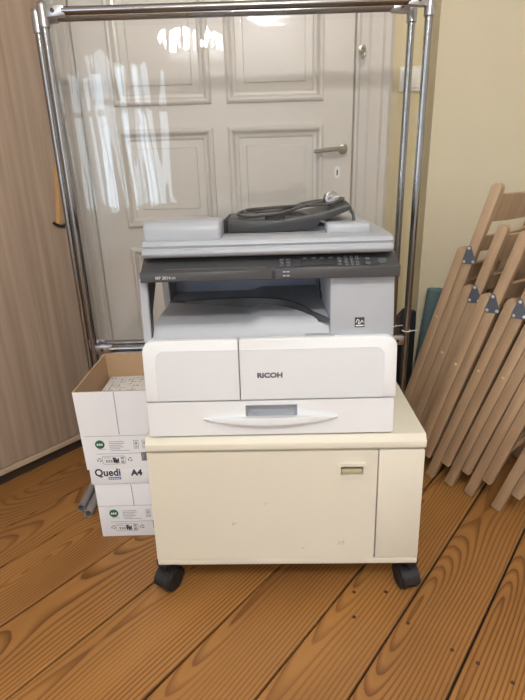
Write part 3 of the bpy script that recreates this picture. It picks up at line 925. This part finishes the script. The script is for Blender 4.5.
    prism(jb, [(.30, .364), (.31, .352), (.285, .345), (.29, .333), (.255, .326), (.26, .312), (.22, .302), (.225, .290), (.19, .282), (.19, .262), (.205, .262), (.206, .278), (.242, .288), (.24, .300), (.276, .312), (.272, .324), (.306, .335), (.302, .345), (.325, .352), (.322, .364)], 0, .1365, .1392)
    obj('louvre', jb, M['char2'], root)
    # scanner / control panel block
    pb = bmesh.new()
    prof = [(-.006, .3680), (-.007, .3880), (.030, .4095), (.06, .4120), (D, .4120), (D, .3660), (.0, .3660)]
    prism(pb, prof, 0, -.2665, .2825, .003, 2)
    pn = obj('scanner_body', pb, M['char'], root)
    # stepped left band and the thin groove
    gb = bmesh.new()
    prism(gb, [(-.010, .3670), (-.0105, .3865), (-.006, .3885), (.002, .3885), (.002, .3670)], 0, -.2675, .0140, .0015, 1)
    obj('front_band', gb, M['char'], pn)
    gb = bmesh.new(); prism(gb, [(-.010, .3670), (-.0105, .3890), (-.004, .3925), (.002, .3885), (.002, .3670)], 0, .0180, .2830, .0015, 1)
    pnl = obj('control_panel', gb, M['char'], pn)
    gb = bmesh.new()
    Rm = Matrix.Translation((0, -.007, .3880)) @ Matrix.Rotation(math.atan2(.0215, .037), 4, 'X')
    box(gb, -.215, .0, .006, .0075, .0, .0010, M=Rm)
    obj('groove', gb, M['keymat'], pn, 0)
    text('model_lettering', 'MP 2014', .0088, M['panelprint'], pn, (-.226, -.0110, .3735), extrude=.0002, weight=.0002)
    text('model_suffix', 'AD', .0062, M['panelprint'], pn, (-.193, -.0110, .3735), extrude=.0002, weight=.0001)
    # keys and screen on the sloping face (Rm: x along, y up the slope, z out)
    db = bmesh.new(); box(db, .075, .148, .008, .024, .0, .0022, .0008, M=Rm)
    obj('display', db, M['char2'], pn)
    def key(nm, x, y, w, h, m):
        b = bmesh.new(); prism(b, round_rect(x, x + w, y, y + h, min(w, h) * .35, 3), 2, 0, .0030, .0006, 1, Rm)
        return obj(nm, b, m, pn)
    for k in range(3):
        key('function_key', .030, .006 + k * .009, .009, .005, M['keymat']); key('function_key', .044, .006 + k * .009, .009, .005, M['keymat'])
    for r in range(4):
        for c in range(3): key('number_key', .168 + c * .0115, .003 + r * .0085, .0075, .0052, M['keymat'])
    for k in range(4): key('menu_key', .080 + k * .018, .0275, .010, .0048, M['keymat'])
    for k in range(3): key('cursor_key', .153, .005 + k * .010, .008, .006, M['keymat'])
    key('clear_key', .212, .006, .010, .007, M['keymat']); key('stop_key', .212, .020, .010, .007, M['keymat'])
    key('start_key', .238, .008, .018, .016, M['keygreen'])
    pr = bmesh.new()
    for (x, z, w) in ((.028, .3815, .006), (.036, .3815, .006), (.028, .3735, .006), (.036, .3735, .006)):
        box(pr, x + .008, x + .008 + w, -.0112, -.0100, z, z + .0022)
    obj('panel_print', pr, M['panelprint'], pnl, 0)
    # platen cover
    lb = bmesh.new()
    prism(lb, [(.012, .4130), (.002, .4165), (-.002, .4225), (.000, .4290), (.007, .4315), (.007, .4340), (.003, .4380), (.010, .4465), (.040, .4500), (D - .02, .4500), (D - .01, .4130)], 0, -.260, .268, .0016, 2)
    lid = obj('platen_cover', lb, M['lidgrey'], root)
    # document feeder: left hood and base strip
    fb = bmesh.new()
    prism(fb, [(.016, .4425), (.020, .4740), (.034, .4845), (.10, .4845), (.20, .4740), (.34, .4560), (.40, .4425)], 0, -.2595, -.0925, .008, 3)
    fd = obj('document_feeder', fb, M['lidgrey'], lid)
    bb2 = bmesh.new()
    prism(bb2, [(.110, .4425), (.112, .4580), (.120, .4615), (.36, .4560), (.40, .4425)], 0, -.088, .150, .003, 2)
    prism(bb2, [(.050, .4485), (.053, .4660), (.062, .4695), (.30, .4660), (.34, .4485)], 0, .135, .228, .003, 2)
    obj('feeder_base', bb2, M['lidgrey'], fd)
    # dark sloping document tray
    tb = bmesh.new()
    top = [(-.084, .4795), (.030, .4735), (.125, .4875), (.188, .5035), (.193, .4985), (.188, .492), (.125, .469), (.112, .4560), (.06, .4510), (-.084, .4510)]
    prism(tb, top, 1, .085, .255, .002, 2)
    dt = obj('document_tray', tb, M['char2'], fd)
    gb = bmesh.new(); prism(gb, round_rect(.000, .045, .115, .135, .004, 4), 2, .4705, .4825, .002, 1)
    obj('paper_guide', gb, M['rubber'], dt)
    gb = bmesh.new(); box(gb, -.0925, -.0855, .09, .25, .4445, .4785, .001)
    obj('feed_slot', gb, M['rubber'], fd)
    # the fronts narrow a little towards the top
    for o in root.children_recursive:
        if o.location.length > 1e-6: continue
        for v in o.data.vertices: v.co.x = .004 + (v.co.x - .004) * (1.0 - .036 * max(0, min(1, v.co.z / .37)))
    return root
build_printer()

# ------------------------------------------------------------------ power cord on the tray
def build_cord():
    pts = [(-.03, 1.145, .962), (-.04, 1.2, .964), (.000, 1.25, .963), (.053, 1.25, .966), (.103, 1.27, .972), (.165, 1.27, .983), (.205, 1.22, .984), (.214, 1.15, .966), (.214, 1.125, .945), (.204, 1.118, .929),
           (.178, 1.112, .937), (.139, 1.116, .9505), (.100, 1.15, .966), (.069, 1.19, .962), (.031, 1.18, .962), (-.008, 1.16, .963), (-.032, 1.165, .968), (-.030, 1.24, .969), (.042, 1.29, .968), (.103, 1.255, .978),
           (.144, 1.235, .985), (.160, 1.205, .987), (.166, 1.190, .988)]
    root = thing('power_cord', 'dark grey power cord looped on the document tray with its plug on top', 'power cord', (.06, 1.2, .96))
    pts = pts[:-4] + [(.15, 1.16, .982), (.19, 1.17, .990), (.196, 1.21, .990), (.12, 1.20, .980), (.05, 1.16, .966), (-.015, 1.13, .9645), (-.05, 1.15, .967), (-.03, 1.22, .970), (.03, 1.262, .971), (.09, 1.225, .976)] + pts[-4:]
    pts = [(.06 + (x - .06) * .95, y - .012, z - .0115) for x, y, z in pts]
    o = Vector((.06, 1.2, .96))
    b = bmesh.new(); tube(b, [p - o for p in catmull(pts, 8)], .0036, 8)
    obj('cable', b, M['cable'], root)
    Mx = Matrix.Translation(Vector((.163, 1.166, .981)) - o) @ Matrix.Rotation(math.radians(78), 4, 'X') @ Matrix.Rotation(.2, 4, 'Y')
    b = bmesh.new()
    lathe(b, [(.005, -.034), (.0065, -.022), (.0125, -.012), (.0155, -.006), (.0155, .004), (.0145, .006), (0, .006)], 20, Mx)
    pl = obj('plug', b, M['cable'], root)
    b = bmesh.new(); lathe(b, [(.0158, .003), (.0152, .009), (.0125, .0105), (.0085, .0095), (0, .0090)], 20, Mx)
    fc = obj('plug_face', b, M['chrome2'], pl)
    for sx in (-1, 1):
        b = bmesh.new(); lathe(b, [(.0024, .008), (.0024, .026), (.0012, .028), (0, .028)], 10, Mx @ Matrix.Translation((sx * .0075, 0, 0)))
        obj('prong', b, M['rivet'], fc)
build_cord()

# ------------------------------------------------------------------ folding chairs leaning at the right
TN = math.radians(-50); NV = Vector((math.cos(TN), math.sin(TN), 0)); WV = Vector((-NV.y, NV.x, 0))
# local frame of a folded chair: x = across the chair (away from us), y = thickness, z = up along the bars
def make_chair(label, extra):
    root = thing('folding_chair', label, 'folding chair', group=None)
    Wc = .37; bw = .026; t = .0155; d = .0318
    ur, ub, T, u0, urt = .461 + extra, .689 + extra, .912 + extra, .085, .708 + extra
    def bar(x, yc, z0, z1, top_round=True):
        b = bmesh.new(); r = t
        prof = []
        n = 8
        for k in range(n + 1):
            a = PI * k / n; prof.append((yc + r * math.cos(a), z1 - r + r * math.sin(a)))
        prof += [(yc - r, z0 + .004), (yc - r + .004, z0), (yc + r - .004, z0), (yc + r, z0 + .004)]
        return prism(b, prof, 0, x, x + bw, .0022, 2)
    for x in (0, Wc - bw):
        up = obj('upright', bar(x, d, u0, T), M['beech'], root)
        leg = obj('leg', bar(x, 0, 0, urt), M['beech'], root)
        rv = bmesh.new()
        xs = x - .0018 if x == 0 else x + bw + .0018
        lathe(rv, [(.0052, 0), (.0046, .0022), (.002, .0032), (0, .0034)], 12, Matrix.Translation((x if x == 0 else x + bw, 0, ur)) @ Matrix.Rotation(-PI / 2 if x == 0 else PI / 2, 4, 'Y'))
        obj('rivet', rv, M['brass'], leg)
        # triangular steel bracket
        pb = bmesh.new()
        P = [(d - .002 + px * math.cos(.33) - pz * math.sin(.33), ub + px * math.sin(.33) + pz * math.cos(.33)) for px, pz in ((0, .024), (-.0145, -.017), (.0145, -.017))]
        # rounded triangle
        out = []
        cen = Vector((sum(p[0] for p in P) / 3, sum(p[1] for p in P) / 3))
        for p in P:
            a0 = math.atan2(p[1] - cen.y, p[0] - cen.x)
            for k in range(-3, 4):
                a = a0 + k / 3 * math.radians(58); out.append((p[0] + .0078 * math.cos(a), p[1] + .0078 * math.sin(a)))
        out.sort(key=lambda q: math.atan2(q[1] - cen.y, q[0] - cen.x))
        xa, xb = (-.0025, -.0002) if x == 0 else (x + bw + .0002, x + bw + .0025)
        prism(pb, out, 0, xa, xb, .0005, 1)
        br = obj('bracket', pb, M['steel'], up)
        for p in P:
            rb = bmesh.new()
            lathe(rb, [(.0048, 0), (.0040, .0020), (0, .0030)], 10, Matrix.Translation((xa if x == 0 else xb, p[0], p[1])) @ Matrix.Rotation(-PI / 2 if x == 0 else PI / 2, 4, 'Y'))
            obj('bracket_rivet', rb, M['rivet'], br)
    # curved backrest slats
    def slat(z0, z1, bow, yy, th=.010):
        b = bmesh.new(); n = 12; rings = []
        for k in range(n + 1):
            s_ = k / n; x = bw - .004 + (Wc - 2 * bw + .008) * s_; y = yy + bow * math.sin(PI * s_)
            rings.append([b.verts.new(v) for v in ((x, y - th / 2, z0), (x, y + th / 2, z0), (x, y + th / 2, z1), (x, y - th / 2, z1))])
        for p, q in zip(rings, rings[1:]):
            for k in range(4): b.faces.new((p[k], p[(k + 1) % 4], q[(k + 1) % 4], q[k]))
        b.faces.new(rings[0]); b.faces.new(rings[-1]); return b
    obj('backrest_slat', slat(T - .115, T - .032, .012, d - .001), M['beech'], root, 30)
    obj('backrest_slat', slat(T - .210, T - .160, .012, d - .001), M['beech'], root, 30)
    # folded seat between the legs: slats across and a front rail
    for k in range(6):
        z0 = .27 + extra + k * .062
        obj('seat_slat', slat(z0, z0 + .052, 0, -.006, .012), M['beech'], root, 30)
    sr = bmesh.new(); box(sr, bw + .004, bw + .022, .002, .022, .25 + extra, .66 + extra, .002); box(sr, Wc - bw - .022, Wc - bw - .004, .002, .022, .25 + extra, .66 + extra, .002)
    obj('seat_rail', sr, M['beech'], root)
    st = bmesh.new(); tube(st, [(bw - .006, d, .20), (Wc - bw + .006, d, .20)], .008, 10); obj('stretcher', st, M['beech'], root)
    st = bmesh.new(); tube(st, [(bw - .006, 0, .14), (Wc - bw + .006, 0, .14)], .008, 10); obj('stretcher', st, M['beech'], root)
    return root

def copy_tree(o, parent=None):
    c = o.copy(); col.objects.link(c)
    if parent is not None: c.parent = parent
    for ch in list(o.children): copy_tree(ch, c)
    return c

def place_chair(root, x, y, a):
    B = NV * math.sin(a) + Vector((0, 0, math.cos(a))); Mv = NV * math.cos(a) - Vector((0, 0, math.sin(a)))
    R = Matrix((WV, Mv, B)).transposed().to_4x4()
    root.matrix_world = Matrix.Translation((x, y, .0045)) @ R

G = 'folded wooden chairs leaning in a row'
CH = [(.491, 1.730, .268), (.527, 1.668, .267), (.530, 1.566, .279), (.576, 1.509, .286), (.624, 1.457, .292), (.670, 1.399, .280), (.726, 1.320, .280), (.775, 1.262, .280), (.825, 1.200, .280)]
LB = ['tallest folded beech chair at the far left end of the leaning row',
      'second folded beech chair from the left in the leaning row, just below the tallest',
      'third folded beech chair from the left in the leaning row',
      'fourth folded beech chair from the left, its foot nearest the cream cabinet',
      'fifth folded beech chair from the left in the leaning row',
      'sixth folded beech chair from the left in the leaning row',
      'seventh folded beech chair from the left, its foot lowest in the photo',
      'folded beech chair second from the right end of the leaning row',
      'folded beech chair at the far right end of the leaning row, against the frame edge']
c0 = make_chair(LB[0], .119); c0['group'] = G
proto = make_chair(LB[1], 0); proto['group'] = G
allc = [c0, proto]
NCH = 7
for k in range(2, NCH):
    c = copy_tree(proto); c['label'] = LB[k]; allc.append(c)
for c, p in zip(allc, CH): place_chair(c, *p)

# ------------------------------------------------------------------ things behind the chairs
def build_back():
    # rolled foam mat
    mt = thing('exercise_mat', 'rolled teal foam mat standing behind the folded chairs against the wall', 'mat', (.640, 1.915, 0))
    mt.rotation_euler = (0, math.radians(5.0), 0)
    b = bmesh.new(); n = 100; A = []; turns = 3.2
    L = .585
    for k in range(n + 1):
        t = k / n; a = t * turns * 2 * PI; r = .012 + .031 * t
        A.append((r * math.cos(a), r * math.sin(a)))
    th = .0085
    ro = []
    for k, (x, y) in enumerate(A):
        d = Vector((x, y)).normalized(); ro.append((x + d.x * -th, y + d.y * -th))
    va = [[b.verts.new((x, y, z)) for x, y in A] for z in (.004, L)]; vi = [[b.verts.new((x, y, z)) for x, y in ro] for z in (.004, L)]
    for k in range(n):
        b.faces.new((va[0][k], va[0][k + 1], va[1][k + 1], va[1][k])); b.faces.new((vi[0][k + 1], vi[0][k], vi[1][k], vi[1][k + 1]))
        b.faces.new((va[1][k], va[1][k + 1], vi[1][k + 1], vi[1][k])); b.faces.new((va[0][k + 1], va[0][k], vi[0][k], vi[0][k + 1]))
    b.faces.new((va[0][0], va[1][0], vi[1][0], vi[0][0])); b.faces.new((va[0][n], vi[0][n], vi[1][n], va[1][n]))
    obj('rolled_sheet', b, M['teal'], mt, 50)
    # black bag
    bg = thing('black_bag', 'black fabric bag on the floor behind the right post of the screens', 'bag', (.538, 1.862, 0), math.radians(40))
    b = bmesh.new()
    prof = [(-.12, 0), (.066, 0), (.072, .10), (.076, .43), (.070, .510), (.050, .514), (-.04, .470), (-.10, .440), (-.128, .40), (-.128, .1)]
    prism(b, prof, 1, -.028, .028, .010, 3)
    obj('bag_body', b, M['black'], bg, 50)
    b = bmesh.new()
    tube(b, catmull([(-.075, 0, .447), (-.07, 0, .470), (-.045, 0, .484), (-.015, 0, .494), (.012, 0, .493)], 5), .005, 8)
    obj('bag_strap', b, M['black'], bg)
build_back()

# ------------------------------------------------------------------ chandeliers (behind and above the photographer)
def chandelier(label, x, y, z, rot, rad, glow):
    root = thing('chandelier', label, 'chandelier', (x, y, z), rot)
    b = bmesh.new(); tube(b, [(0, 0, .02), (0, 0, H - z - .03)], .008, 10)
    lathe(b, [(.05, H - z - .03), (.06, H - z - .001), (0, H - z - .001)], 20); lathe(b, [(0, -.05), (.03, -.03), (.035, 0), (.02, .04), (.008, .06)], 20)
    obj('stem', b, M['brassdark'], root)
    for k in range(5):
        a = 2 * PI * k / 5
        ab = bmesh.new(); u = Vector((math.cos(a), math.sin(a), 0))
        tube(ab, catmull([u * .02, u * rad * .4 + Vector((0, 0, -.05)), u * rad * .8 + Vector((0, 0, -.04)), u * rad + Vector((0, 0, .01))], 5), .006, 8)
        arm = obj('arm', ab, M['brassdark'], root)
        gb = bmesh.new(); lathe(gb, [(0, -.05)] + [(.05 * math.sin(PI * q / 10), -.05 * math.cos(PI * q / 10)) for q in range(1, 10)] + [(0, .05)], 16, Matrix.Translation(u * rad + Vector((0, 0, .065))))
        obj('globe', gb, glow, arm)
chandelier('brass globe chandelier over the middle of the room', .10, -.60, 2.19, .3, .115, M['bulb_bright'])
chandelier('brass globe chandelier further back in the room near the windows', -.62, -2.45, 2.26, .5, .25, M['bulb'])

# ------------------------------------------------------------------ daylight
W = bpy.data.worlds.new('daylight'); sc.world = W; W.use_nodes = True
bgn = W.node_tree.nodes['Background']; bgn.inputs['Color'].default_value = (.72, .85, 1, 1); bgn.inputs['Strength'].default_value = 3.0
def daylight(loc, rot, sx, sy, energy):
    L = bpy.data.lights.new('window_daylight', 'AREA'); L.shape = 'RECTANGLE'; L.size = sx; L.size_y = sy
    L.energy = energy; L.color = (.76, .88, 1)
    o = bpy.data.objects.new('window_daylight', L); o.location = loc; o.rotation_euler = rot
    link(o)
daylight(((WIN[0][0] + WIN[0][1]) / 2, YF - .19, 1.45), (PI / 2, 0, 0), 1.05, 1.8, 34)
daylight((XW - .19, (SW0 + SW1) / 2, 1.45), (PI / 2, 0, -PI / 2), 1.4, 1.8, 135)  # added lamp behind the made-up west window, main light from the left

# ------------------------------------------------------------------ camera
cam = bpy.data.cameras.new('camera'); co = bpy.data.objects.new('camera', cam); link(co)
cam.sensor_fit = 'AUTO'; cam.sensor_width = 36; cam.lens = 500 / 700 * 36; cam.clip_start = .05
P_, R_ = math.radians(20), math.radians(1.77)
fwd = Vector((0, math.cos(P_), -math.sin(P_))); up0 = Vector((0, math.sin(P_), math.cos(P_))); r0 = Vector((1, 0, 0))
r = r0 * math.cos(R_) - up0 * math.sin(R_); u = up0 * math.cos(R_) + r0 * math.sin(R_)
co.matrix_world = Matrix.Translation((0, 0, 1.05)) @ Matrix((r, u, -fwd)).transposed().to_4x4()
sc.camera = co
vs = sc.view_settings
vs.view_transform = 'Standard'; vs.look = 'None'; vs.gamma = 1; vs.use_curve_mapping = False
vs.exposure = -0.36
try: sc.cycles.use_denoising = True
except Exception: pass
